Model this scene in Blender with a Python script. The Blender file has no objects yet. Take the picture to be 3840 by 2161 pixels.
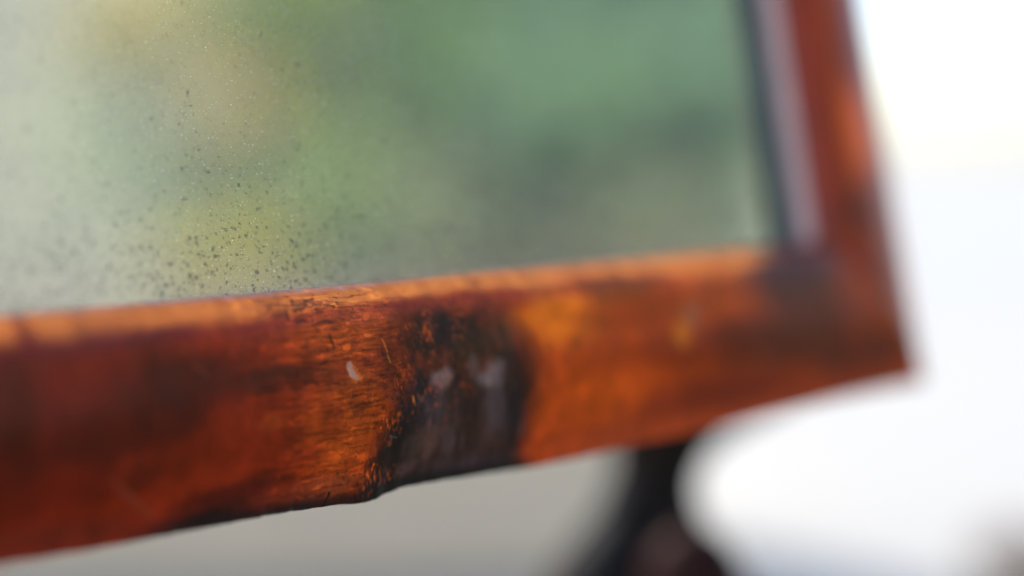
import bpy, math, random
import numpy as np
from mathutils import Vector, Matrix

scene = bpy.context.scene
col = scene.collection
random.seed(7)
R = math.radians

# ---------------------------------------------------------------- camera, sky, sun, exposure
Z0 = 0.155                       # height of the mirror's lower corner edge above the surface
LEAN = R(11)                     # the mirror leans back
cam_d = bpy.data.cameras.new('camera')
cam = bpy.data.objects.new('camera', cam_d)
col.objects.link(cam)
CAM = Vector((-0.24213, -0.15892, 0.04490 + Z0))
rot = Matrix(((0.7496, 0.0757, -0.6575), (-0.6616, 0.0598, -0.7474), (-0.0172, 0.9953, 0.0949)))
cam.matrix_world = Matrix.Translation(CAM) @ rot.normalized().to_4x4()
cam_d.lens = 50.0
cam_d.sensor_width = 36.0
cam_d.clip_start = 0.005
cam_d.clip_end = 500.0
cam_d.dof.use_dof = True
cam_d.dof.focus_distance = 0.189
cam_d.dof.aperture_fstop = 3.1
scene.camera = cam

SUN_DIR = Vector((-0.10, 0.74, 0.66)).normalized()      # towards the sun, which stands behind the mirror
world = bpy.data.worlds.new('World')
scene.world = world
world.use_nodes = True
wn = world.node_tree.nodes
bg = wn['Background']
sky = wn.new('ShaderNodeTexSky')
sky.sky_type = 'NISHITA'
sky.sun_disc = False
sky.sun_elevation = math.asin(SUN_DIR.z)
sky.sun_rotation = math.atan2(SUN_DIR.x, SUN_DIR.y)
sky.air_density = 0.9
sky.dust_density = 1.6
world.node_tree.links.new(sky.outputs['Color'], bg.inputs['Color'])
bg.inputs['Strength'].default_value = 0.15
sun_d = bpy.data.lights.new('sun', 'SUN')
sun_d.energy = 2.0
sun_d.angle = R(0.6)
sun_d.color = (1.0, 0.95, 0.88)
sun = bpy.data.objects.new('sun', sun_d)
sun.rotation_euler = SUN_DIR.to_track_quat('Z', 'Y').to_euler()
sun.location = (0, 0, 5)
col.objects.link(sun)
scene.view_settings.view_transform = 'Standard'
scene.view_settings.look = 'None'
scene.view_settings.gamma = 1.0
scene.view_settings.use_curve_mapping = False
scene.view_settings.exposure = 1.25
scene.render.engine = 'CYCLES'
scene.cycles.use_denoising = True
scene.cycles.max_bounces = 10

# ---------------------------------------------------------------- helpers
def lin(c):
    a = np.asarray(c, float) / 255.0
    return np.where(a <= 0.04045, a / 12.92, ((a + 0.055) / 1.055) ** 2.4)

def mesh_np(name, verts, faces, mat=None, parent=None, smooth=True, colour=None, mask=None):
    me = bpy.data.meshes.new(name)
    verts = np.asarray(verts, np.float32).reshape(-1, 3)
    faces = np.asarray(faces, np.int32)
    k = faces.shape[1]
    me.vertices.add(len(verts)); me.vertices.foreach_set('co', verts.ravel())
    me.loops.add(faces.size); me.loops.foreach_set('vertex_index', faces.ravel())
    me.polygons.add(len(faces))
    me.polygons.foreach_set('loop_start', np.arange(0, faces.size, k, dtype=np.int32))
    me.polygons.foreach_set('use_smooth', np.full(len(faces), smooth, dtype=bool))
    me.update(calc_edges=True)
    for nm, dat in (('Tint', colour), ('Mask', mask)):
        if dat is not None:
            at = me.color_attributes.new(nm, 'FLOAT_COLOR', 'POINT')
            full = np.ones((len(verts), 4), np.float32); full[:, :3] = dat
            at.data.foreach_set('color', full.ravel())
    o = bpy.data.objects.new(name, me)
    col.objects.link(o)
    if mat: me.materials.append(mat)
    if parent: o.parent = parent
    return o

def grid_faces(nr, nc):
    i = np.arange(nr - 1)[:, None] * nc + np.arange(nc - 1)[None, :]
    return np.stack([i, i + 1, i + nc + 1, i + nc], -1).reshape(-1, 4)

def tag(o, label=None, cat=None, group=None, kind=None):
    for k, v in (('label', label), ('category', cat), ('group', group), ('kind', kind)):
        if v: o[k] = v
    return o

def empty(name, loc):
    o = bpy.data.objects.new(name, None); col.objects.link(o); o.location = loc
    return o

def hashn(ix, iy, seed):
    h = (ix.astype(np.int64) * 374761393 + iy.astype(np.int64) * 668265263 + seed * 1442695041) & 0x7fffffff
    h = ((h ^ (h >> 13)) * 1274126177) & 0x7fffffff
    return ((h ^ (h >> 16)) & 0xffff) / 65535.0

def vnoise(x, y, seed=0):
    ix = np.floor(x); iy = np.floor(y); fx = x - ix; fy = y - iy
    fx = fx * fx * (3 - 2 * fx); fy = fy * fy * (3 - 2 * fy)
    ix = ix.astype(np.int64) + 5000; iy = iy.astype(np.int64) + 5000
    a = hashn(ix, iy, seed); b = hashn(ix + 1, iy, seed)
    c = hashn(ix, iy + 1, seed); d = hashn(ix + 1, iy + 1, seed)
    return (a * (1 - fx) + b * fx) * (1 - fy) + (c * (1 - fx) + d * fx) * fy

def fbm(x, y, seed=0, octv=4):                     # -1 .. 1
    s = 0; amp = 1; tot = 0
    for k in range(octv):
        s = s + amp * (vnoise(x * 2 ** k, y * 2 ** k, seed + 17 * k) * 2 - 1); tot += amp; amp *= 0.55
    return s / tot

def sstep(a, b, x):
    t = np.clip((x - a) / (b - a), 0, 1)
    return t * t * (3 - 2 * t)

class NT:
    def __init__(s, name):
        s.m = bpy.data.materials.new(name); s.m.use_nodes = True
        s.t = s.m.node_tree; s.p = s.t.nodes['Principled BSDF']; s.out = s.t.nodes['Material Output']
    def n(s, typ, **kw):
        nd = s.t.nodes.new(typ)
        for k, v in kw.items(): setattr(nd, k, v)
        return nd
    def l(s, a, b): s.t.links.new(a, b)
    def math(s, op, a, b=None, c=None, clamp=False):
        nd = s.n('ShaderNodeMath', operation=op); nd.use_clamp = clamp
        for i, v in enumerate((a, b, c)):
            if v is None: continue
            if isinstance(v, (int, float)): nd.inputs[i].default_value = v
            else: s.l(v, nd.inputs[i])
        return nd.outputs[0]
    def noise(s, vec, scale, detail=3, rough=0.55, dist=0.0):
        nd = s.n('ShaderNodeTexNoise'); nd.inputs['Scale'].default_value = scale
        nd.inputs['Detail'].default_value = detail; nd.inputs['Roughness'].default_value = rough
        nd.inputs['Distortion'].default_value = dist
        s.l(vec, nd.inputs['Vector']); return nd.outputs['Fac']
    def mapping(s, vec, scale=(1, 1, 1), rotz=0):
        nd = s.n('ShaderNodeMapping'); nd.inputs['Scale'].default_value = scale
        nd.inputs['Rotation'].default_value = (0, 0, rotz)
        s.l(vec, nd.inputs['Vector']); return nd.outputs['Vector']
    def ramp(s, fac, stops):
        nd = s.n('ShaderNodeValToRGB'); e = nd.color_ramp.elements
        while len(e) < len(stops): e.new(0.5)
        for el, (p, c) in zip(e, stops):
            el.position = p; el.color = (c, c, c, 1) if isinstance(c, (int, float)) else (*c, 1)
        s.l(fac, nd.inputs['Fac']); return nd.outputs['Color']
    def mix(s, fac, a, b, mode='MIX'):
        nd = s.n('ShaderNodeMix', data_type='RGBA', blend_type=mode)
        for i, v in ((0, fac), (6, a), (7, b)):
            if isinstance(v, (int, float)): nd.inputs[i].default_value = v
            elif isinstance(v, tuple): nd.inputs[i].default_value = (*v, 1)
            else: s.l(v, nd.inputs[i])
        return nd.outputs[2]

def flat_mat(name, c, rough=0.7, var=0.15, scale=6.0):
    s = NT(name)
    tc = s.n('ShaderNodeTexCoord').outputs['Object']
    f = s.noise(tc, scale, 4)
    lo = tuple(x * (1 - var) for x in c); hi = tuple(min(1, x * (1 + var)) for x in c)
    s.l(s.ramp(f, [(0.3, lo), (0.7, hi)]), s.p.inputs['Base Color'])
    s.p.inputs['Roughness'].default_value = rough
    return s.m

RAIL_STAINS_SHEEN = [
    (-174.7, 13.4, 23.7, 12.6, (84, 25, 13), 1.00),
    (-168.5, 22.3, 14.2, 1.9, (92, 46, 52), 0.90),  # purplish sky sheen under the top strip, painted in
    (-172.4, 18.1, 5.7, 3.4, (116, 34, 14), 0.75),
    (-159.0, 16.4, 10.6, 3.5, (72, 30, 20), 0.95),
    (-146.7, 15.6, 7.8, 1.8, (66, 34, 20), 0.90),
    (-162.4, 12.7, 5.9, 2.5, (62, 26, 18), 0.90),
    (-171.9, 10.2, 5.8, 2.4, (70, 26, 18), 0.85),
    (-178.5, 15.2, 1.8, 3.9, (120, 42, 18), 0.70),
    (-166.5, 7.9, 4.0, 1.9, (125, 48, 22), 0.80),
    (-175.6, 6.5, 6.2, 2.7, (112, 36, 18), 0.70),
    (-180.7, 17.3, 2.4, 8.8, (72, 22, 16), 0.80),
    (-150.9, 8.1, 8.6, 4.3, (140, 54, 22), 0.90),
    (-148.3, 10.4, 2.1, 1.3, (175, 88, 34), 0.80),
    (-154.5, 9.9, 2.6, 1.9, (130, 50, 20), 0.60),
    (-165.9, 6.2, 2.0, 1.5, (66, 22, 18), 0.50),
    (-153.8, 1.9, 8.1, 1.9, (62, 30, 26), 0.85),
    (-149.8, 3.2, 3.8, 1.3, (66, 28, 20), 0.70),
    (-156.7, -0.1, 8.3, 1.4, (26, 20, 30), 1.00),
    (-144.6, -1.6, 6.3, 0.8, (60, 26, 20), 0.80),
    (-177.9, 1.2, 12.8, 1.8, (112, 54, 36), 0.70),
    (-173.1, 25.3, 10.5, 1.4, (208, 122, 52), 1.00),  # orange top strip: sky light on the upturned edge painted in
    (-154.8, 24.9, 9.9, 2.0, (206, 118, 48), 1.00),
    (-142.3, 25.2, 8.0, 1.7, (200, 108, 44), 0.80),
    (-177.8, 25.6, 0.7, 1.8, (112, 64, 44), 0.85),
    (-137.8, 20.2, 9.9, 3.8, (184, 86, 34), 0.80),
    (-148.7, 20.3, 5.4, 2.0, (150, 72, 50), 0.60),
    (-137.9, 14.2, 5.8, 1.7, (118, 54, 22), 0.80),
    (-138.8, 6.3, 6.1, 6.8, (176, 80, 26), 0.85),
    (-142.3, 5.4, 3.2, 1.7, (140, 46, 20), 0.35),
    (-139.3, 9.5, 2.4, 2.4, (118, 36, 26), 0.35),
    (-134.1, 11.3, 3.4, 4.2, (170, 78, 26), 0.70),
    (-142.2, 0.6, 8.8, 1.7, (150, 76, 46), 0.75),
    (-143.5, 13.2, 4.0, 2.0, (150, 60, 22), 0.50),
    (-74.3, 10.1, 38.7, 17.7, (172, 70, 14), 1.00),
    (-97.2, 19.1, 9.2, 4.4, (214, 114, 22), 0.95),
    (-83.3, 25.4, 29.6, 2.1, (214, 112, 50), 0.80),
    (-58.1, 23.7, 17.6, 2.7, (214, 118, 34), 0.90),
    (-89.9, 4.8, 11.2, 4.8, (192, 82, 18), 0.80),
    (-97.9, 1.8, 7.0, 4.7, (192, 78, 24), 0.70),
    (-83.1, 20.7, 8.2, 2.1, (132, 72, 18), 0.75),
    (-91.2, 18.1, 4.5, 2.0, (150, 68, 18), 0.60),
    (-94.1, 15.1, 3.3, 1.6, (150, 64, 14), 0.50),
    (-75.6, 18.8, 9.8, 3.0, (150, 66, 12), 0.70),
    (-59.2, 18.8, 10.8, 2.7, (160, 74, 18), 0.70),
    (-73.9, 11.8, 7.4, 3.4, (124, 44, 12), 0.85),
    (-86.1, 11.8, 6.9, 2.4, (150, 58, 10), 0.70),
    (-71.6, 13.7, 2.3, 2.6, (208, 124, 30), 0.85),
    (-68.7, 16.5, 1.7, 2.2, (176, 118, 84), 0.70),
    (-57.7, 10.5, 13.6, 5.7, (118, 40, 16), 0.90),
    (-62.8, 3.0, 23.7, 3.5, (124, 46, 28), 0.85),
    (-82.6, 0.5, 17.6, 2.4, (150, 62, 24), 0.60),
    (-38.6, 20.5, 15.0, 6.1, (66, 50, 52), 1.00),
    (-39.4, 11.0, 20.2, 7.0, (74, 40, 34), 0.95),
    (-20.7, 5.7, 15.6, 4.4, (74, 36, 34), 0.90),
    (-52.4, 3.1, 13.9, 2.7, (110, 40, 26), 0.70),
    (-24.6, 13.0, 4.8, 8.2, (116, 46, 32), 0.80),
]
STILE_STAINS = [
    (-17.0, 52.0, 33.9, 46.2, (142, 48, 22), 1.00),
    (-15.1, 47.9, 5.3, 10.3, (226, 100, 14), 1.00),
    (-14.3, 62.3, 3.4, 10.4, (140, 50, 20), 0.60),
    (-18.9, 31.6, 6.2, 5.0, (88, 26, 14), 0.90),
    (-15.7, 21.3, 6.7, 7.0, (122, 32, 14), 0.80),
    (-28.5, 23.2, 5.5, 5.3, (86, 50, 46), 0.80),
    (-13.7, 6.0, 10.2, 6.9, (104, 44, 36), 0.80),
    (-16.8, 13.8, 5.0, 3.9, (96, 34, 26), 0.70),
    (-31.5, 17.5, 9.3, 2.9, (80, 48, 44), 0.80),
]
BURN_STAINS = [
    (-116.8, 21.6, 5.2, 2.2, (30, 32, 32), 0.90),
    (-117.0, 17.8, 2.9, 3.4, (22, 30, 36), 0.90),
    (-123.3, 19.9, 2.7, 1.5, (96, 52, 26), 0.70),
    (-123.6, 17.7, 5.5, 4.4, (52, 40, 30), 0.85),
    (-119.2, 19.2, 5.6, 2.6, (40, 44, 46), 0.90),
    (-121.9, 14.6, 2.8, 1.8, (110, 52, 28), 0.60),
    (-113.4, 16.3, 6.8, 3.4, (78, 52, 30), 0.80),
    (-107.9, 18.5, 5.0, 3.1, (84, 64, 42), 0.70),
    (-117.1, 3.8, 12.3, 7.3, (74, 54, 50), 0.90),
    (-126.2, 11.0, 4.0, 3.2, (22, 40, 54), 0.90),
    (-128.5, 5.5, 2.6, 3.2, (30, 32, 42), 0.85),
    (-129.6, -0.9, 5.2, 3.2, (40, 32, 36), 0.95),
    (-124.5, 7.8, 2.7, 1.8, (28, 40, 56), 0.70),
    (-107.4, 6.3, 2.0, 4.6, (30, 36, 52), 0.85),
    (-106.3, -0.1, 3.0, 3.8, (48, 34, 36), 0.70),
    (-121.1, 12.4, 1.9, 1.5, (150, 126, 118), 0.80),
    (-122.0, 8.6, 2.1, 3.3, (82, 70, 74), 0.70),
    (-115.5, 12.9, 1.2, 1.9, (112, 94, 88), 0.60),
    (-111.9, 12.3, 2.4, 2.3, (146, 132, 126), 0.80),
    (-111.0, 7.5, 2.1, 4.1, (92, 86, 90), 0.70),
    (-116.2, 9.0, 2.4, 3.3, (52, 42, 44), 0.70),
    (-122.3, 4.2, 2.3, 2.2, (112, 84, 76), 0.70),
    (-119.5, 4.2, 1.9, 2.2, (84, 72, 74), 0.60),
    (-126.1, 3.7, 1.8, 2.1, (78, 66, 60), 0.60),
    (-126.2, 0.8, 2.2, 1.4, (96, 74, 70), 0.60),
    (-115.5, -0.6, 10.5, 1.5, (64, 58, 70), 0.70),
    (-116.8, 3.0, 1.9, 2.9, (60, 46, 46), 0.60),
]
# burn L [(-125.1, 25.3), (-127.1, 21.4), (-129.1, 17.9), (-127.5, 14.1), (-128.5, 10.6), (-131.0, 6.6), (-133.1, 2.2), (-134.0, -1.9)]
# burn R [(-110.8, 24.6), (-106.7, 22.3), (-103.8, 18.1), (-103.0, 14.0), (-102.9, 9.3), (-103.5, 3.4), (-105.6, -1.8)]
PALE = (0.38, 0.35, 0.27)
GARDEN = [  # label, name, category, picture x, y of its reflection, distance, half width px, half height px, leaf colour, leaves, leaf size
 ('dark blue-green tree blurred at the right of the reflection', 'tree', 'tree', 2420, 150, 9.0, 640, 860, (0.27, 0.42, 0.27), 9000, 0.11),
 ('mid green bushy tree in the middle of the reflection', 'tree', 'tree', 1660, 120, 9.6, 560, 740, (0.25, 0.40, 0.15), 5200, 0.11),
 ('olive green tree at the upper middle of the reflection', 'tree', 'tree', 1080, 20, 9.3, 360, 480, (0.42, 0.50, 0.14), 2800, 0.10),
 ('light green shrub reflected low in the middle of the mirror', 'shrub', 'shrub', 1080, 800, 8.6, 420, 340, (0.38, 0.48, 0.18), 2200, 0.09),
 ('amber leaved tree in the upper left of the reflection', 'tree', 'tree', 500, 80, 8.9, 300, 220, (0.85, 0.72, 0.28), 650, 0.08),
 ('small orange brown shrub in the middle of the spotted glass', 'shrub', 'shrub', 870, 420, 8.2, 210, 170, (0.80, 0.62, 0.20), 450, 0.07),
 ('yellowing shrub reflected just over the lower rail', 'shrub', 'shrub', 830, 1010, 7.6, 300, 130, (0.85, 0.72, 0.14), 800, 0.07),
 ('sage green shrub low at the right of the reflection', 'shrub', 'shrub', 2250, 960, 8.4, 560, 200, (0.46, 0.48, 0.30), 2400, 0.09),
 ('pale green shrub between the trees of the reflection', 'shrub', 'shrub', 1600, 860, 9.0, 460, 330, (0.56, 0.60, 0.36), 2000, 0.09),
 ('thin pale green bush scattered over the left of the reflection', 'shrub', 'shrub', 560, 560, 9.2, 480, 420, (0.66, 0.72, 0.46), 350, 0.09),
 ('broad mid green bush behind the trees in the right of the reflection', 'shrub', 'shrub', 2050, 420, 10.6, 900, 620, (0.40, 0.52, 0.30), 5000, 0.13),
 ('young pale green tree in front of the blue-green tree in the reflection', 'tree', 'tree', 2160, 420, 8.0, 400, 260, (0.33, 0.50, 0.28), 2200, 0.09),
]
# stains, wear and figure of the wood, on the rail also painted sky light and sheen: (u mm, v mm, half width, half height, colour as seen, strength)
W_FRAME = 27.0
W_OUT = 3.0
W_LOW = 2.3
FL, FT = -262.0, 330.0                      # outer left and top edge of the mirror, mm

def v_outer(u):                             # the lower edge is worn unevenly and has a small step
    xs = [-262, -182, -173, -163, -148, -138, -132.6, -130.8, -129, -126, -119, -114, -102, -90, -78, -59, -32, -14, 0]
    ys = [0.2, 0.0, -0.6, -1.0, -1.5, -2.05, -2.6, -2.45, -1.95, -1.55, -1.75, -1.95, -2.4, -2.35, -2.0, -1.6, -0.6, -0.15, 0.0]
    return np.interp(u, xs, ys) - np.interp(u, [-262, -182, -160, -140, -110, -80, -50, 0], [1.1, 1.0, 0.4, 0, 0.1, 0.6, 1.2, W_LOW])

def profile(t):                             # height of the face over the glass (mm) across the rail, t 0 outside .. 1 inside
    t = np.asarray(t, float)
    base = 3 + 6.2 * (1 - (1 - np.clip(t / 0.62, 0, 1)) ** 2)
    r = np.clip((t - 0.72) / 0.28, 0, 1)
    inner = 9.2 - 5.2 * (1 - np.sqrt(np.clip(1 - r ** 2.2, 0, 1)))
    return np.where(t < 0.62, base, np.where(t < 0.72, 9.2, inner))

# ring of the section: (t, h) from the back, round the face, to the wall above the glass
tt = np.concatenate([1 - np.cos(np.linspace(0, 0.5, 22)), np.linspace(0.13, 0.86, 130), 0.86 + 0.14 * np.sin(np.linspace(0.04, math.pi / 2, 54))])
ring_t = np.concatenate([[0.07, 0.03, 0.012, 0.0, 0.0, 0.0], tt, [1.0, 1.0, 1.0, 1.0, 0.999]])
ring_h = np.concatenate([[-12, -12, -11.9, -11.4, -6, 1.5], profile(tt), [3.2, 2.4, 1.6, 0.8, -1.0]])
ring_t[5] = 0.0
ring_h[6] = 2.55; ring_h[7] = 2.85          # tiny round on the arris

def blobs(u, v, colour, L, wob=0.35, soft=0.55):
    for (cu, cv, ru, rv, c, a) in L:
        sel = (np.abs(u - cu) < ru * 2.2) & (np.abs(v - cv) < rv * 2.6)
        if not sel.any(): continue
        uu = u[sel]; vv = v[sel]
        du = (uu - cu) / ru; dv = (vv - cv) / rv
        n = fbm(uu / (ru * 0.9) + cu, vv / (rv * 0.9) + cv, int(abs(cu * 7 + cv * 3)) % 97)
        n2 = fbm(uu / 1.5, vv / 0.9, 5, 3)
        d = np.sqrt(du * du + dv * dv) + wob * n + 0.12 * n2
        w = (a * (1 - sstep(1 - soft, 1 + soft * 0.6, d)))[:, None]
        colour[sel] = colour[sel] * (1 - w) + lin(c) * w

def paint_rail(u, v, t, h):
    c = np.tile(lin((150, 60, 18)), (u.size, 1))
    blobs(u, v, c, [(a, b + (1.6 if b > 19.5 else 0), rr, rs * (1.25 if b > 19.5 else 1), cc, k) for a, b, rr, rs, cc, k in RAIL_STAINS_SHEEN])
    top = sstep(22.0 + 1.2 * sstep(-150, -135, u), 24.8, v + 0.7 * fbm(u / 6, v / 3, 301, 3))  # upturned inner edge: paler worn wood plus sky light painted orange
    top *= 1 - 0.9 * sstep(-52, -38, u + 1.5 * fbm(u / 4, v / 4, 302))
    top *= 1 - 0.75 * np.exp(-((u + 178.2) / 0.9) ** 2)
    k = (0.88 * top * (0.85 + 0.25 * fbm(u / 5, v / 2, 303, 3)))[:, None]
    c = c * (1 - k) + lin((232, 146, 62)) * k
    m = np.zeros((u.size, 3))
    # darker, redder old polish towards the left
    lf = (1 - sstep(-150, -136, u + 3 * fbm(u / 9, v / 9, 305))) * (1 - 0.8 * top)
    c *= 1 - lf[:, None] * np.array([0.22, 0.50, 0.48])
    c += lin((66, 14, 6)) * (0.75 * (1 - sstep(0.02, 0.10, c[:, 1])))[:, None]
    c *= (1 + 0.30 * fbm(u / 2.6, v / 4.2, 307, 4) + 0.16 * fbm(u / 0.9, v / 1.6, 309, 3))[:, None]
    # short dark pores and streaks of the crossways figure, left of the burn
    z = sstep(-156, -144, u) * (1 - sstep(-129, -122, u)) * sstep(-2, 1, v + 1)
    wx = u + 1.2 * fbm(u / 2, v / 2, 3); wy = v + 0.35 * fbm(u / 2.5, v / 1.2, 4)
    patch = sstep(-0.35, 0.35, fbm(u / 5, v / 4, 8)) * (0.45 + 0.55 * sstep(4, 14, v))
    st = sstep(-0.12, 0.6, fbm(wx / 1.9, wy / 0.42, 31, 5)) * z * patch
    c = c * (1 - 0.8 * st[:, None]) + lin((70, 26, 20)) * 0.8 * st[:, None]
    gn = sstep(-0.1, 0.6, fbm(wx / 2.8, wy / 0.22, 37, 3)) * z
    c = c * (1 - 0.45 * gn[:, None])
    dk = sstep(0.30, 0.50, fbm(wx / 1.3, wy / 0.45, 35, 2)) * z * patch
    c = c * (1 - 0.5 * dk[:, None]) + lin((52, 22, 22)) * 0.5 * dk[:, None]
    st2 = sstep(0.05, 0.8, fbm(wx / 1.6, wy / 0.7, 77, 3)) * z
    c *= 1 + 0.75 * st2[:, None] * np.array([1.0, 1.0, 0.9])
    # burn mark
    ul = np.interp(v, [-2.5, 2.2, 6.6, 10.6, 14.1, 17.9, 21.4, 25.3], [-133.8, -132.8, -131.0, -129.2, -128.2, -129.4, -128.6, -125.0])
    ur = np.interp(v, [-2.5, 3.4, 9.3, 14, 18.1, 22.3, 24.6], [-105.2, -103.3, -103.0, -103.6, -105.4, -108.6, -112.8])
    wide = 1 + 2.2 * sstep(6, 18, v)
    edge = fbm(u / 2.6, v / 5.0, 41, 5) * 2.0 * wide ** 0.5 + fbm(u / 0.5, v / 1.4, 43, 3) * 1.3
    wl = sstep(-1.6 * wide, 1.8 * wide, u - ul + edge); wr = sstep(-2.4 - 1.5 * sstep(8, 20, v), 4.2 + 2.5 * sstep(8, 20, v), ur - u + edge * 0.8)
    top_ = 1 - sstep(19.5, 25.2, v + 1.6 * fbm(u / 3, v / 3, 51) + 1.0 * fbm(u / 0.6, v / 1.2, 53))
    w = (wl * wr * top_)[:, None]
    b = np.tile(lin((50, 32, 30)), (u.size, 1))
    blobs(u, v, b, BURN_STAINS, 0.45, 0.6)
    # red-brown wood showing through the upper part of the burn
    rb = sstep(0.0, 0.5, fbm(u / 2.4, v / 3.2, 63, 4)) * sstep(9, 15, v)
    b = b * (1 - 0.75 * rb[:, None]) + lin((112, 48, 24)) * 0.75 * rb[:, None]
    b *= (1 + 0.45 * fbm(u / 0.7, v / 3.6, 61, 4))[:, None]
    sc = sstep(0.10, 0.75, fbm(u / 0.40 + 0.03 * v, v / 3.4, 65, 3)) * sstep(-0.2, 0.4, fbm(u / 2.2, v / 5, 66)) * (1 - sstep(12, 17, v)) * sstep(-127, -123, u)
    b = b * (1 - 0.5 * sc[:, None]) + lin((128, 106, 100)) * 0.5 * sc[:, None]
    b *= np.array([0.86, 0.94, 1.14])
    lum = b.mean(1, keepdims=True)
    b = b * (0.62 + 0.38 * sstep(0.02, 0.06, lum))
    c = c * (1 - 0.97 * w) + b * 0.97 * w
    # fine orange flecks where the varnish shows through the black
    zf = sstep(-133, -128.5, u) * (1 - sstep(-119, -112, u)) * sstep(4, 11, v) * (1 - sstep(24, 26, v))
    zf = np.maximum(zf, sstep(-135, -133, u) * (1 - sstep(-129.5, -126, u)) * (v < 12))
    fl = sstep(0.14, 0.5, fbm((u + 0.12 * v) / 0.22, v / 0.6, 71, 3)) * zf * sstep(-0.3, 0.5, fbm(u / 2.5, v / 2.5, 73))
    c = c * (1 - 0.85 * fl[:, None]) + lin((216, 104, 26)) * 0.85 * fl[:, None]
    # black grime along the lower edge
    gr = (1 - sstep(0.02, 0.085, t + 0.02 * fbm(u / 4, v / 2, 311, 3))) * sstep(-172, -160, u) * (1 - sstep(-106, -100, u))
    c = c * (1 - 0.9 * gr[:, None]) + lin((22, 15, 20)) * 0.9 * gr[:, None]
    # dark specks and tiny pale grains over everything in the worn zone
    sp = sstep(0.50, 0.72, fbm(u / 0.33, v / 0.33, 313, 2)) * sstep(-150, -140, u) * (1 - sstep(-112, -105, u))
    c = c * (1 - 0.5 * sp[:, None])
    for (a0, b0, a1, b1, wd, cc, st_) in SCRATCHES:
        dx, dy = a1 - a0, b1 - b0; L2 = dx * dx + dy * dy
        k = np.clip(((u - a0) * dx + (v - b0) * dy) / L2, 0, 1)
        d = np.hypot(u - a0 - k * dx, v - b0 - k * dy) + wd * 0.55 * fbm(u / 0.5, v / 0.5, 91, 3)
        ww = (st_ * (1 - sstep(wd * 0.5, wd, d)))[:, None]
        c = c * (1 - ww) + lin(cc) * ww
    c *= (0.82 + 0.75 * c[:, :1])
    m[:, 0] = (wl * wr * top_)
    # pale dust lying in the crease against the glass
    dz = sstep(25.9, 26.8, v + 0.35 * fbm(u / 1.2, v * 0, 95, 4)) * sstep(-186, -160, u) * (1 - sstep(-128, -118, u))
    dz *= 0.55 + 0.45 * fbm(u / 0.8, u * 0, 96, 3)
    c = c * (1 - 0.85 * dz[:, None]) + lin((188, 184, 186)) * 0.85 * dz[:, None]
    m[:, 1] = dz
    md = -u - t * W_FRAME + W_OUT * (1 - t)
    mj = np.exp(-(md / 0.45) ** 2) * 0.7
    c *= 1 - mj[:, None]
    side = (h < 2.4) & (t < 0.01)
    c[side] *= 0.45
    return c, m

def paint_stile(u, v, t, h):
    c = np.tile(lin((142, 48, 22)), (u.size, 1))
    blobs(u, v, c, STILE_STAINS)
    c *= np.array([1.02, 1.05, 0.5])
    c *= (1 + 0.25 * fbm(u / 3, v / 8, 401, 4))[:, None]
    md = v - t * W_FRAME + W_LOW * (1 - t)
    c *= 1 - (np.exp(-(md / 0.6) ** 2) * 0.6)[:, None]
    m = np.zeros((u.size, 3))
    wall = ((t > 0.9985)).astype(float) * sstep(22, 29, v)  # sky highlight on the inner wall, painted pale into the colour
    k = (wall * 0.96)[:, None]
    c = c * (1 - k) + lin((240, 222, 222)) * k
    edge = sstep(0.955, 1.0, t) * (1 - wall) * sstep(22, 29, v)  # pink fringe of the painted highlight
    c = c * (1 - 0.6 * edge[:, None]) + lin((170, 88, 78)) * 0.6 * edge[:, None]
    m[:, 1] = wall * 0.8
    return c, m

SCRATCHES = [
    # chip with pale bare wood, small cuts, scratches:  u0 v0 u1 v1 half width colour strength
    (-135.9, 15.7, -135.2, 14.2, 0.95, (190, 104, 40), 0.7),
    (-136.1, 15.9, -135.9, 14.9, 0.60, (172, 146, 142), 0.85),
    (-135.7, 14.8, -135.2, 14.2, 0.42, (168, 136, 124), 0.8),
    (-144.0, 24.0, -144.2, 23.0, 0.26, (70, 40, 34), 0.7),
    (-138.6, 20.2, -138.2, 18.4, 0.24, (70, 36, 30), 0.65),
    (-138.7, -0.2, -139.3, -2.2, 0.28, (20, 10, 12), 0.95),
    (-134.6, -1.2, -134.0, -2.4, 0.22, (24, 14, 14), 0.9),
    (-130.4, 18.8, -129.9, 17.2, 0.18, (206, 120, 44), 0.55),
    (-129.9, 16.7, -129.6, 15.7, 0.14, (204, 122, 44), 0.55),
    (-126.3, 10.7, -126.1, 9.9, 0.16, (220, 134, 50), 0.7),
    (-130.0, 5.9, -128.8, 5.5, 0.07, (150, 145, 145), 0.6),
    (-170.0, 6.5, -164.5, 1.2, 0.40, (150, 80, 60), 0.45),
    (-158.5, 18.5, -156.8, 17.0, 0.30, (140, 70, 50), 0.35),
]

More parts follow.
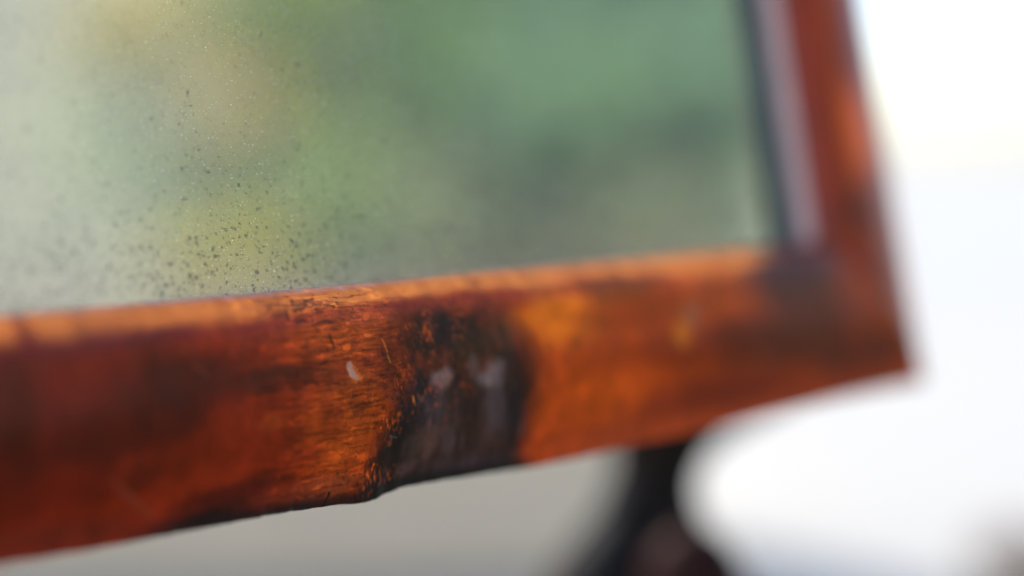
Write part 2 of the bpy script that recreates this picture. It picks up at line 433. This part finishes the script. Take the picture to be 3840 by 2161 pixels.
def wood_material(name, burnt=True):
    s = NT(name)
    geo = s.n('ShaderNodeTexCoord').outputs['Object']
    tint = s.n('ShaderNodeVertexColor', layer_name='Tint').outputs['Color']
    msk = s.n('ShaderNodeVertexColor', layer_name='Mask').outputs['Color']
    sep = s.n('ShaderNodeSeparateColor'); s.l(msk, sep.inputs[0])
    vec = s.mapping(geo, (1000, 1000, 1000))
    fine = s.noise(s.mapping(vec, (0.5, 1.6, 0.5)), 1.0, 5, 0.65)
    broad = s.noise(vec, 0.12, 4, 0.6, 0.6)
    gain = s.math('ADD', s.math('MULTIPLY', s.ramp(fine, [(0.25, 0.0), (0.75, 1.0)]), 0.35), 0.83)
    gain = s.math('MULTIPLY', gain, s.math('ADD', s.math('MULTIPLY', broad, 0.5), 0.75))
    gc = s.n('ShaderNodeCombineColor')
    for i in range(3): s.l(gain, gc.inputs[i])
    base = s.mix(1.0, tint, gc.outputs[0], 'MULTIPLY')
    base = s.mix(1.0, base, WOOD_TONE, 'MULTIPLY')
    hsv = s.n('ShaderNodeHueSaturation'); s.l(base, hsv.inputs['Color'])
    hsv.inputs['Saturation'].default_value = WOOD_SAT; hsv.inputs['Value'].default_value = WOOD_GAIN
    s.l(hsv.outputs[0], s.p.inputs['Base Color'])
    rough = s.math('ADD', s.math('MULTIPLY', sep.outputs[1], 0.5), s.math('ADD', s.math('MULTIPLY', broad, 0.18), 0.26))
    rough = s.math('ADD', rough, s.math('MULTIPLY', sep.outputs[0], 0.14), clamp=True)
    s.l(rough, s.p.inputs['Roughness'])
    s.p.inputs['Specular IOR Level'].default_value = 0.24
    s.p.inputs['Coat Weight'].default_value = 0.12
    s.p.inputs['Coat Roughness'].default_value = 0.12
    b = s.n('ShaderNodeBump'); b.inputs['Strength'].default_value = 0.35; b.inputs['Distance'].default_value = 0.00012
    hgt = s.math('ADD', fine, s.math('MULTIPLY', s.noise(vec, 0.9, 3), 0.7))
    s.l(hgt, b.inputs['Height']); s.l(b.outputs[0], s.p.inputs['Normal']); s.l(b.outputs[0], s.p.inputs['Coat Normal'])
    return s.m

WOOD_SAT, WOOD_GAIN, WOOD_TONE = 1.0, 1.14, (1.30, 0.90, 0.80)
M_wood = wood_material('varnished_wood')

TERR = 0.45
# ---------------------------------------------------------------- surface and surroundings
M_ground = flat_mat('white_paving', (TERR, TERR * 0.975, TERR * 0.89), 0.85, 0.03, 2)
M_lawn = flat_mat('lawn', (0.07, 0.11, 0.035), 0.9, 0.35, 8)
M_wall = flat_mat('grey_render', (0.95, 0.74, 0.52), 0.85, 0.05, 14)

LAWN_Z = -0.42
n = 40
gx, gy = np.meshgrid(np.linspace(-150, 150, n), np.linspace(-150, 150, n))
tag(mesh_np('lawn', np.stack([gx.ravel(), gy.ravel(), gx.ravel() * 0 + LAWN_Z], 1), grid_faces(n, n), M_lawn), kind='structure')

def box_mesh(name, c, size, mat, parent=None, bevel=0.004, rotz=0.0):
    import bmesh
    bm = bmesh.new(); bmesh.ops.create_cube(bm, size=1.0)
    for v in bm.verts: v.co = Vector((v.co.x * size[0], v.co.y * size[1], v.co.z * size[2]))
    bmesh.ops.bevel(bm, geom=list(bm.edges), offset=bevel, segments=3, affect='EDGES')
    me = bpy.data.meshes.new(name); bm.to_mesh(me); bm.free()
    for p in me.polygons: p.use_smooth = False
    o = bpy.data.objects.new(name, me); col.objects.link(o); me.materials.append(mat)
    o.location = c; o.rotation_euler = (0, 0, rotz)
    if parent: o.parent = parent
    return o

# the white terrace under the mirror; unseen front edge added to cut bounce on the rail
tag(box_mesh('white_terrace', (40, 59.94, -0.25), (160, 120, 0.50), M_ground, None, 0.006), kind='structure')

def pix(px, py, depth):                     # point seen at a place of the picture, at a depth in metres
    d = rot @ Vector(((px - 1920) / 5333, -(py - 1080.5) / 5333, -1.0))
    return CAM + d * depth

# grey rendered garden wall behind the mirror; its end stands behind the leg
e = pix(2480, 1900, 0.66)
wl = 2.0
ang = R(-41)
ax = Vector((math.cos(ang), math.sin(ang), 0)); nrm_ = Vector((-ax.y, ax.x, 0))
cpos = e - ax * (wl / 2) + nrm_ * 0.05
wall = box_mesh('garden_wall', (cpos.x, cpos.y, 0.17), (wl, 0.10, 0.34), M_wall, None, 0.006, ang)
tag(wall, 'plain grey wall behind the mirror, out of focus below the wooden rail', 'wall')

# ---------------------------------------------------------------- the mirror
mirror = empty('table_mirror', (0, 0, 0))
tag(mirror, 'old mirror in worn red-brown wooden frame, black burn mark on its lower rail', 'mirror')
SB, CB = math.sin(LEAN), math.cos(LEAN)
def to_world(u, v, h):                      # mm in the mirror's own axes -> metres
    u, v, h = np.asarray(u) / 1000, np.asarray(v) / 1000, np.asarray(h) / 1000
    return np.stack([u, v * SB - h * CB, v * CB + h * SB + Z0], -1)

def rail(kind, name):
    T, H = ring_t, ring_h
    if kind == 'bottom':
        q = np.concatenate([np.linspace(FL, -196, 40)[:-1], np.linspace(-196, -160, 220)[:-1], np.linspace(-160, -100, 560)[:-1], np.linspace(-100, 0, 420)])
        qq = (q - FL) / (0 - FL)
        t = np.repeat(T[None, :], len(q), 0); h = np.repeat(H[None, :], len(q), 0)
        v = t * W_FRAME
        u = (FL + v) + ((W_OUT * (1 - t) - v) - (FL + v)) * qq[:, None]
        nick = 0.10 * fbm(u / 1.6, u * 0, 501, 4) - 0.35 * sstep(0.45, 0.7, fbm(u / 1.1, u * 0, 503, 2)) * 0.4
        v = v + (v_outer(u) - nick) * (1 - t)
        dent = (0.10 * fbm(u / 9, v / 7, 201, 3) + 0.035 * fbm(u / 1.6, v / 2.0, 203, 3)) * (h > 3.2)
        flute = -0.10 * np.cos((u + 118) / 5.8 * 2 * math.pi) * np.exp(-((u + 118) / 10) ** 2) * np.exp(-((v - 8) / 8) ** 2)
        chip = -0.2 * np.exp(-((u + 135.7) / 0.7) ** 2 - ((v - 15.0) / 1.0) ** 2)
        h = h + dent + flute + chip
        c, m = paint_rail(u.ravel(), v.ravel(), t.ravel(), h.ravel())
    elif kind == 'right':
        q = np.concatenate([np.linspace(0, 110, 300)[:-1], np.linspace(110, FT, 60)])
        qq = q / FT
        t = np.repeat(T[None, :], len(q), 0); h = np.repeat(H[None, :], len(q), 0)
        w = t * W_FRAME
        v = (w - W_LOW * (1 - t)) + ((FT - w) - (w - W_LOW * (1 - t))) * qq[:, None]
        u = -w + W_OUT * (1 - t) * (1 - 0.6 * qq[:, None])
        h = h + 0.08 * fbm(u / 7, v / 9, 211, 3) * (h > 3.2)
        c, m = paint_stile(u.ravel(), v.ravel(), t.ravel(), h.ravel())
    else:
        q = np.linspace(0, 1, 60)
        t = np.repeat(T[None, ::4], len(q), 0); h = np.repeat(H[None, ::4], len(q), 0); w = t * W_FRAME
        if kind == 'left':
            v = w + ((FT - w) - w) * q[:, None]; u = FL + w
        else:
            u = (FL + w) + ((-w) - (FL + w)) * q[:, None]; v = FT - w
        c = np.tile(lin((130, 50, 22)), (u.size, 1)) * (1 + 0.5 * fbm(u.ravel() / 9, v.ravel() / 9, 221))[:, None]
        m = np.zeros((u.size, 3))
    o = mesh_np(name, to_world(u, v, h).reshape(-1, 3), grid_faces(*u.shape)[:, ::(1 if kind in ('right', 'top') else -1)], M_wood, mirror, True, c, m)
    return o

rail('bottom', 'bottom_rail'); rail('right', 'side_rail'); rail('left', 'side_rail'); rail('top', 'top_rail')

# mirror glass: silvered, dusty, foxed along the lower edge
def glass_material():
    s = NT('foxed_mirror_glass')
    tc = s.n('ShaderNodeTexCoord').outputs['UV']         # u, v in millimetres
    sx = s.n('ShaderNodeSeparateXYZ'); s.l(tc, sx.inputs[0])
    U, V = sx.outputs[0], sx.outputs[1]
    p = s.p
    p.inputs['Metallic'].default_value = 1.0
    p.inputs['Base Color'].default_value = (0.84, 0.90, 0.84, 1)
    p.inputs['Roughness'].default_value = 0.045
    dust = s.n('ShaderNodeBsdfDiffuse'); dust.inputs['Color'].default_value = (0.66, 0.62, 0.55, 1)
    fox = s.n('ShaderNodeBsdfPrincipled'); fox.inputs['Base Color'].default_value = (0.075, 0.095, 0.085, 1); fox.inputs['Roughness'].default_value = 0.4
    glint = s.n('ShaderNodeBsdfDiffuse'); glint.inputs['Color'].default_value = (0.93, 0.97, 1.0, 1)
    # veil of dust, thicker to the left and along the lower edge
    left = s.ramp(s.math('MULTIPLY', s.math('ADD', U, 190.0), 1 / 120.0, clamp=True), [(0.0, 1.0), (0.22, 0.62), (0.5, 0.22), (1.0, 0.0)])
    low = s.ramp(s.math('MULTIPLY', s.math('SUBTRACT', V, 26.0), 1 / 14.0, clamp=True), [(0.0, 1.0), (0.4, 0.3), (1.0, 0.0)])
    cloud = s.noise(tc, 0.07, 5, 0.6)
    f = s.math('ADD', s.math('MULTIPLY', left, DUST_LEFT), DUST_BASE)
    f = s.math('ADD', f, s.math('MULTIPLY', low, 0.10))
    f = s.math('MULTIPLY', f, s.math('ADD', s.math('MULTIPLY', cloud, 0.8), 0.6))
    # edge line of chalky dirt just over the wood
    ed = s.ramp(s.math('MULTIPLY', s.math('SUBTRACT', s.math('ADD', V, s.math('MULTIPLY', s.noise(tc, 0.9, 3), 1.2)), 26.0), 1 / 3.0, clamp=True), [(0.0, 1.0), (0.66, 1.0), (0.78, 0.0)])
    f = s.math('MAXIMUM', f, s.math('MULTIPLY', ed, 0.85))
    # foxing spots
    def spots(scale, lo, hi, thr, seedoff, stretch=(1, 1, 1)):
        vv = s.mapping(tc, stretch)
        w = s.n('ShaderNodeVectorMath', operation='ADD'); s.l(vv, w.inputs[0]); w.inputs[1].default_value = (seedoff, seedoff, 0)
        nz = s.n('ShaderNodeTexNoise'); nz.inputs['Scale'].default_value = 2.2; s.l(w.outputs[0], nz.inputs['Vector'])
        w2 = s.n('ShaderNodeVectorMath', operation='MULTIPLY_ADD'); s.l(nz.outputs['Color'], w2.inputs[0]); w2.inputs[1].default_value = (0.7, 0.7, 0); s.l(w.outputs[0], w2.inputs[2])
        vo = s.n('ShaderNodeTexVoronoi'); vo.inputs['Scale'].default_value = scale; s.l(w2.outputs[0], vo.inputs['Vector'])
        vo.voronoi_dimensions = '2D'
        sc = s.n('ShaderNodeSeparateColor'); s.l(vo.outputs['Color'], sc.inputs[0])
        size = s.math('ADD', s.math('MULTIPLY', s.math('POWER', sc.outputs[0], 3.0), hi - lo), lo)
        ins = s.math('SUBTRACT', 1.0, s.math('DIVIDE', vo.outputs['Distance'], size), clamp=True)
        return s.math('MULTIPLY', ins, 2.5, clamp=True), sc.outputs[1]
    near_big = s.ramp(s.math('MULTIPLY', s.math('SUBTRACT', V, 26.0), 1 / 40.0, clamp=True), [(0.0, 1.0), (0.2, 0.8), (0.33, 0.12), (0.6, 0.0)])
    near_low = s.ramp(s.math('MULTIPLY', s.math('SUBTRACT', V, 26.0), 1 / 40.0, clamp=True), [(0.0, 1.0), (0.22, 0.75), (0.4, 0.22), (1.0, 0.06)])
    patch = s.noise(tc, 0.10, 3)
    dens = s.math('MULTIPLY', near_low, s.math('ADD', s.math('MULTIPLY', patch, 1.8), -0.2, clamp=True))
    dens_b = s.math('MULTIPLY', near_big, s.math('ADD', s.math('MULTIPLY', patch, 1.8), -0.2, clamp=True))
    s1, r1 = spots(1.2, 0.08, 0.54, 0, 3.0)
    on1 = s.math('LESS_THAN', r1, dens_b)
    s2, r2 = spots(2.1, 0.08, 0.56, 0, 47.0, (1.0, 0.8, 1))
    on2 = s.math('LESS_THAN', r2, s.math('MULTIPLY', dens, 0.9))
    fx = s.math('MAXIMUM', s.math('MULTIPLY', s1, on1), s.math('MULTIPLY', s2, on2))
    fx = s.math('MULTIPLY', fx, 0.68)
    s3, r3 = spots(2.6, 0.10, 0.50, 0, 133.0, (1.0, 0.8, 1))
    fx = s.math('MAXIMUM', fx, s.math('MULTIPLY', s.math('MULTIPLY', s3, s.math('LESS_THAN', r3, s.math('ADD', s.math('MULTIPLY', patch, 1.4), -0.1, clamp=True))), 0.34))
    mott = s.ramp(s.noise(tc, 1.6, 4, 0.7), [(0.45, 0.0), (0.75, 1.0)])
    fx = s.math('MAXIMUM', fx, s.math('MULTIPLY', s.math('MULTIPLY', mott, near_low), 0.20))
    # bright grains of dust
    g1, q1 = spots(1.9, 0.05, 0.15, 0, 91.0, (0.8, 1.15, 1))
    gon = s.math('LESS_THAN', q1, 0.5)
    gl = s.math('MULTIPLY', g1, gon)
    def mixs(fac, a, b):
        m = s.n('ShaderNodeMixShader')
        if isinstance(fac, float): m.inputs[0].default_value = fac
        else: s.l(fac, m.inputs[0])
        s.l(a, m.inputs[1]); s.l(b, m.inputs[2]); return m.outputs[0]
    sh = mixs(f, p.outputs[0], dust.outputs[0])
    sh = mixs(fx, sh, fox.outputs[0])
    sh = mixs(gl, sh, glint.outputs[0])
    s.l(sh, s.out.inputs['Surface'])
    return s.m

DUST_BASE, DUST_LEFT = 0.24, 0.34
gu, gvv = np.meshgrid(np.linspace(FL + 26, -26, 40), np.linspace(26, FT - 26, 40))
glass = mesh_np('mirror_glass', to_world(gu, gvv, gu * 0).reshape(-1, 3), grid_faces(40, 40), glass_material(), mirror, True)
uvl = glass.data.uv_layers.new(name='UVMap')
idx = np.empty(len(glass.data.loops), np.int32); glass.data.loops.foreach_get('vertex_index', idx)
uvl.data.foreach_set('uv', np.stack([gu.ravel()[idx], gvv.ravel()[idx]], 1).astype(np.float32).ravel())

# added strip, coloured as the dark reflection beside the glass on the right
def strip(name, u0, u1, v0, v1, h0, h1, mat):
    us = [u0, u0, u1, u1]; hs = [h0 - 0.6, h1, h1 + 0.25, h0 - 0.6]
    vs = np.linspace(v0, v1, 40)
    U = np.repeat(np.array(us)[None, :], 40, 0); H = np.repeat(np.array(hs)[None, :], 40, 0); V = np.repeat(vs[:, None], 4, 1)
    return mesh_np(name, to_world(U, V, H).reshape(-1, 3), grid_faces(40, 4), mat, mirror, False)
M_edge_reflection = flat_mat('dark_edge_reflection', (0.085, 0.125, 0.125), 0.55, 0.2, 60)
strip('edge_reflection_strip', -33.0, -26.9, 26.5, FT - 26.5, 0.1, 0.5, M_edge_reflection)

# back board
M_back = flat_mat('back_board', (0.10, 0.06, 0.035), 0.8, 0.3, 20)
bu, bv = np.meshgrid([FL + 2.5, -2.5], [2.5, FT - 2.5])
bb = []
for hh in (-12.3, -8.0):
    bb.append(to_world(bu, bv, bu * 0 + hh).reshape(-1, 3))
bb = np.concatenate(bb)
mesh_np('back_board', bb, [(0, 1, 3, 2), (4, 6, 7, 5), (0, 4, 5, 1), (2, 3, 7, 6), (0, 2, 6, 4), (1, 5, 7, 3)], M_back, mirror, False)

# the leg of its stand: narrow waist, spreading upwards into a bracket and downwards into a foot
DL = 0.345
prof = [  # py, left px, right px
    (1340, 2300, 2960), (1400, 2190, 3080), (1460, 2200, 3040), (1510, 2230, 2960), (1560, 2270, 2860), (1610, 2280, 2760),
    (1660, 2300, 2690), (1720, 2306, 2640), (1790, 2296, 2612), (1850, 2262, 2610), (1910, 2248, 2626), (1980, 2186, 2664),
    (2060, 2118, 2726), (2161, 2040, 2800), (2260, 1980, 2860), (2360, 1940, 2900), (2480, 1920, 2920), (2620, 1930, 2900), (2760, 2010, 2810), (2950, 2170, 2650), (3120, 2200, 2620), (3300, 2100, 2720), (3480, 1960, 2860), (3600, 1880, 2940), (3672, 1870, 2950)]
right_w = rot @ Vector((1, 0, 0)); right_w.z = 0; right_w.normalize()
fwd_w = Vector((-right_w.y, right_w.x, 0))
def leg_mesh(shift):
    rings = []
    NS = 40
    pr = []
    ys = np.linspace(1340, 3672, 150)
    ar = np.array(prof, float)
    for y in ys:
        pr.append((y, np.interp(y, ar[:, 0], ar[:, 1]), np.interp(y, ar[:, 0], ar[:, 2])))
    pr = np.array(pr)
    for k in range(3):                       # smooth the outline
        pr[1:-1, 1:] = (pr[:-2, 1:] + 2 * pr[1:-1, 1:] + pr[2:, 1:]) / 4
    zlast = None
    for (y, l, r) in pr:
        c = pix((l + r) / 2, y, DL); w = (r - l) / 2 * DL / 5333
        dpt = min(w, 0.006 + 0.35 * w)
        z = max(c.z, 0.0015)
        for a in np.linspace(0, 2 * math.pi, NS, endpoint=False):
            ca, sa = math.cos(a), math.sin(a)
            ca = math.copysign(abs(ca) ** 0.8, ca); sa = math.copysign(abs(sa) ** 0.8, sa)
            q = Vector((c.x, c.y, 0)) + right_w * (w * ca) + fwd_w * (dpt * sa)
            rings.append((q.x + shift[0], q.y + shift[1], z))
    n = len(pr)
    f = []
    for i in range(n - 1):
        for j in range(NS):
            a = i * NS + j; b = i * NS + (j + 1) % NS
            f.append((a, a + NS, b + NS, b))
    rings.append(tuple(np.mean(rings[:NS], 0)))
    rings.append(tuple(np.mean(rings[(n - 1) * NS:n * NS], 0)))
    for j in range(0, NS, 1):
        f.append((n * NS, j, (j + 1) % NS, n * NS)); f.append((n * NS + 1, (n - 1) * NS + (j + 1) % NS, (n - 1) * NS + j, n * NS + 1))
    # triangles for the caps
    me = bpy.data.meshes.new('stand_leg')
    ff = [tuple(dict.fromkeys(q)) for q in f]
    me.from_pydata(rings, [], ff)
    for p_ in me.polygons: p_.use_smooth = True
    return me
s_ = NT('dark_stand_wood')
tcg = s_.n('ShaderNodeTexCoord').outputs['Object']
s_.l(s_.ramp(s_.noise(tcg, 40, 4), [(0.35, (0.002, 0.002, 0.003)), (0.65, (0.022, 0.008, 0.006))]), s_.p.inputs['Base Color'])
s_.p.inputs['Roughness'].default_value = 0.6; s_.p.inputs['Specular IOR Level'].default_value = 0.2
M_leg = s_.m
for sh in ((0, 0), (-0.235, 0.0)):
    o = bpy.data.objects.new('stand_leg', leg_mesh(sh)); o.data.materials.append(M_leg)
    col.objects.link(o); o.parent = mirror
# turned reddish-brown boss low on the front of the leg
M_boss = flat_mat('boss_wood', (0.030, 0.011, 0.010), 0.5, 0.25, 60)
bc = pix(2600, 2215, DL - 0.016)
for dx in (0.0, -0.235):
    bv_, bf_ = [], []
    for i in range(19):
        th = math.pi * i / 18
        for j in range(28):
            a = 2 * math.pi * j / 28
            q = Vector((bc.x + dx, bc.y, bc.z)) + right_w * (0.0125 * math.sin(th) * math.cos(a)) + fwd_w * (0.010 * math.sin(th) * math.sin(a))
            bv_.append((q.x, q.y, bc.z + 0.0155 * math.cos(th)))
    bf_ = [(i * 28 + j, (i + 1) * 28 + j, (i + 1) * 28 + (j + 1) % 28, i * 28 + (j + 1) % 28) for i in range(18) for j in range(28)]
    M_boss.node_tree.nodes['Principled BSDF'].inputs['Specular IOR Level'].default_value = 0.08
    mesh_np('turned_boss', bv_, bf_, M_boss, mirror)
    box_mesh('stand_foot', (pix(2410, 3672, DL).x + dx, pix(2410, 3672, DL).y - 0.02, 0.0065), (0.034, 0.19, 0.013), M_leg, mirror, 0.003)
# crossbar of the stand between the two legs, carrying the frame
ct = pix(2600, 1400, DL)
bar = box_mesh('stand_crossbar', (ct.x - 0.135, ct.y - 0.004, ct.z + 0.016), (0.29, 0.016, 0.020), M_leg, mirror, 0.003)
for dx in (-0.02, -0.215):
    y0 = float(to_world(0, 14, -12)[1]); 
    yb = ct.y - 0.010
    box_mesh('bracket', (ct.x + dx, (y0 + yb) / 2, ct.z + 0.016), (0.016, yb - y0 + 0.004, 0.012), M_leg, mirror, 0.002)

# small brown rounded thing at the lower right
M_knob = flat_mat('brown_glaze', (0.50, 0.37, 0.26), 0.5, 0.2, 60)
kc = pix(3890, 2190, 0.62)
prof2 = [(0.0, 0.0), (0.014, 0.0), (0.019, 0.004), (0.0205, 0.012), (0.024, 0.022), (0.0285, 0.034), (0.029, 0.045), (0.026, 0.054), (0.019, 0.061), (0.010, 0.065), (0.0, 0.066)]
top_z = kc.z + 0.025
sc_ = top_z / 0.066
kv = []; NS = 40
for (r_, z_) in prof2:
    for j in range(NS):
        a = 2 * math.pi * j / NS
        kv.append((kc.x + r_ * sc_ ** 0.0 * math.cos(a), kc.y + r_ * math.sin(a), max(z_ * sc_, 0.0008)))
kf = [(i * NS + j, i * NS + (j + 1) % NS, (i + 1) * NS + (j + 1) % NS, (i + 1) * NS + j) for i in range(len(prof2) - 1) for j in range(NS)]
tag(mesh_np('ceramic_pot', kv, kf, M_knob), 'small brown rounded pot, out of focus in the lower right corner on the white surface', 'pot')

# ---------------------------------------------------------------- the garden the mirror looks at
mn = Vector((0, -CB, SB)); mo = Vector((0, 0, Z0))
def refl(px, py, dist):                     # where the mirror sends the view of a place in the picture
    d = (rot @ Vector(((px - 1920) / 5333, -(py - 1080.5) / 5333, -1.0)))
    k = (mo - CAM).dot(mn) / d.dot(mn)
    hit = CAM + d * k
    r = d - 2 * d.dot(mn) * mn
    return hit + r.normalized() * dist

def leaf_material(name, c, rough=0.5):
    s = NT(name)
    tint = s.n('ShaderNodeVertexColor', layer_name='Tint').outputs['Color']
    base = s.mix(1.0, tuple(c), tint, 'MULTIPLY')
    dif = s.n('ShaderNodeBsdfDiffuse'); tr = s.n('ShaderNodeBsdfTranslucent')
    s.l(base, dif.inputs[0]); s.l(base, tr.inputs[0])
    m = s.n('ShaderNodeMixShader'); m.inputs[0].default_value = 0.35
    s.l(dif.outputs[0], m.inputs[1]); s.l(tr.outputs[0], m.inputs[2])
    s.l(m.outputs[0], s.out.inputs['Surface'])
    return s.m

M_bark = flat_mat('bark', (0.10, 0.075, 0.05), 0.9, 0.3, 9)
rng = np.random.default_rng(5)
def tree(name, label, cat, centre, rx, rz, c, leaves=2600, size=0.09, trunk=0.05):
    base = Vector((centre.x, centre.y, LAWN_Z))
    root = empty(name, base); tag(root, label, cat, None)
    g = rng.normal(size=(leaves, 3)); g /= np.linalg.norm(g, axis=1)[:, None]
    rad = rng.random(leaves) ** 0.45
    lump = 0.78 + 0.30 * np.sin(g[:, 0] * 5 + rx) * np.sin(g[:, 2] * 6 + 1) + 0.15 * np.sin(g[:, 1] * 9)
    ctr = g * (rad * lump)[:, None] * np.array([rx, rx, rz])
    ctr[:, 2] += centre.z - LAWN_Z
    ctr[:, 2] = np.maximum(ctr[:, 2], 0.05)
    a = rng.normal(size=(leaves, 3)); a /= np.linalg.norm(a, axis=1)[:, None]
    b = np.cross(a, rng.normal(size=(leaves, 3))); b /= np.linalg.norm(b, axis=1)[:, None]
    sz = size * (0.6 + 0.8 * rng.random(leaves))[:, None]
    q = np.stack([ctr - a * sz, ctr + b * sz * 0.45, ctr + a * sz, ctr - b * sz * 0.45], 1)
    tone = np.repeat((0.65 + 0.7 * rng.random(leaves)), 4)[:, None] * np.ones(3)
    mesh_np('crown', q.reshape(-1, 3), np.arange(leaves * 4).reshape(-1, 4), leaf_material(name + '_leaf', c), root, False, tone)
    NS = 10; tv = []; hs = np.linspace(0, centre.z - LAWN_Z + rz * 0.3, 8)
    for i, h_ in enumerate(hs):
        rr = trunk * (1.25 - 0.9 * i / 7)
        for j in range(NS):
            an = 2 * math.pi * j / NS
            tv.append((rr * math.cos(an) + 0.03 * math.sin(h_ * 2), rr * math.sin(an), h_))
    tf = [(i * NS + j, i * NS + (j + 1) % NS, (i + 1) * NS + (j + 1) % NS, (i + 1) * NS + j) for i in range(7) for j in range(NS)]
    mesh_np('trunk', tv, tf, M_bark, root)
    return root

DG = 9.0
px_m = DG / 5333 * 1.03
for (lab, nm, ct_, x, y, d, rxp, rzp, c, nl, sz) in GARDEN:
    tree(nm, lab, ct_, refl(x, y, d), rxp * px_m * d / DG, rzp * px_m * d / DG, c, nl, sz)

# long pale house wall beyond the garden
hp = refl(900, 600, 13.5)
hdir = (refl(1400, 600, 13.5) - refl(400, 600, 13.5)); hdir.z = 0
M_house = flat_mat('pale_house_render', PALE, 0.85, 0.10, 1.2)
hs_ = box_mesh('house', (hp.x, hp.y, 4.3), (18, 0.4, 9.45), M_house, None, 0.02, math.atan2(hdir.y, hdir.x))
tag(hs_, 'pale rendered house wall beyond the garden, seen as a blur in the mirror', 'house')
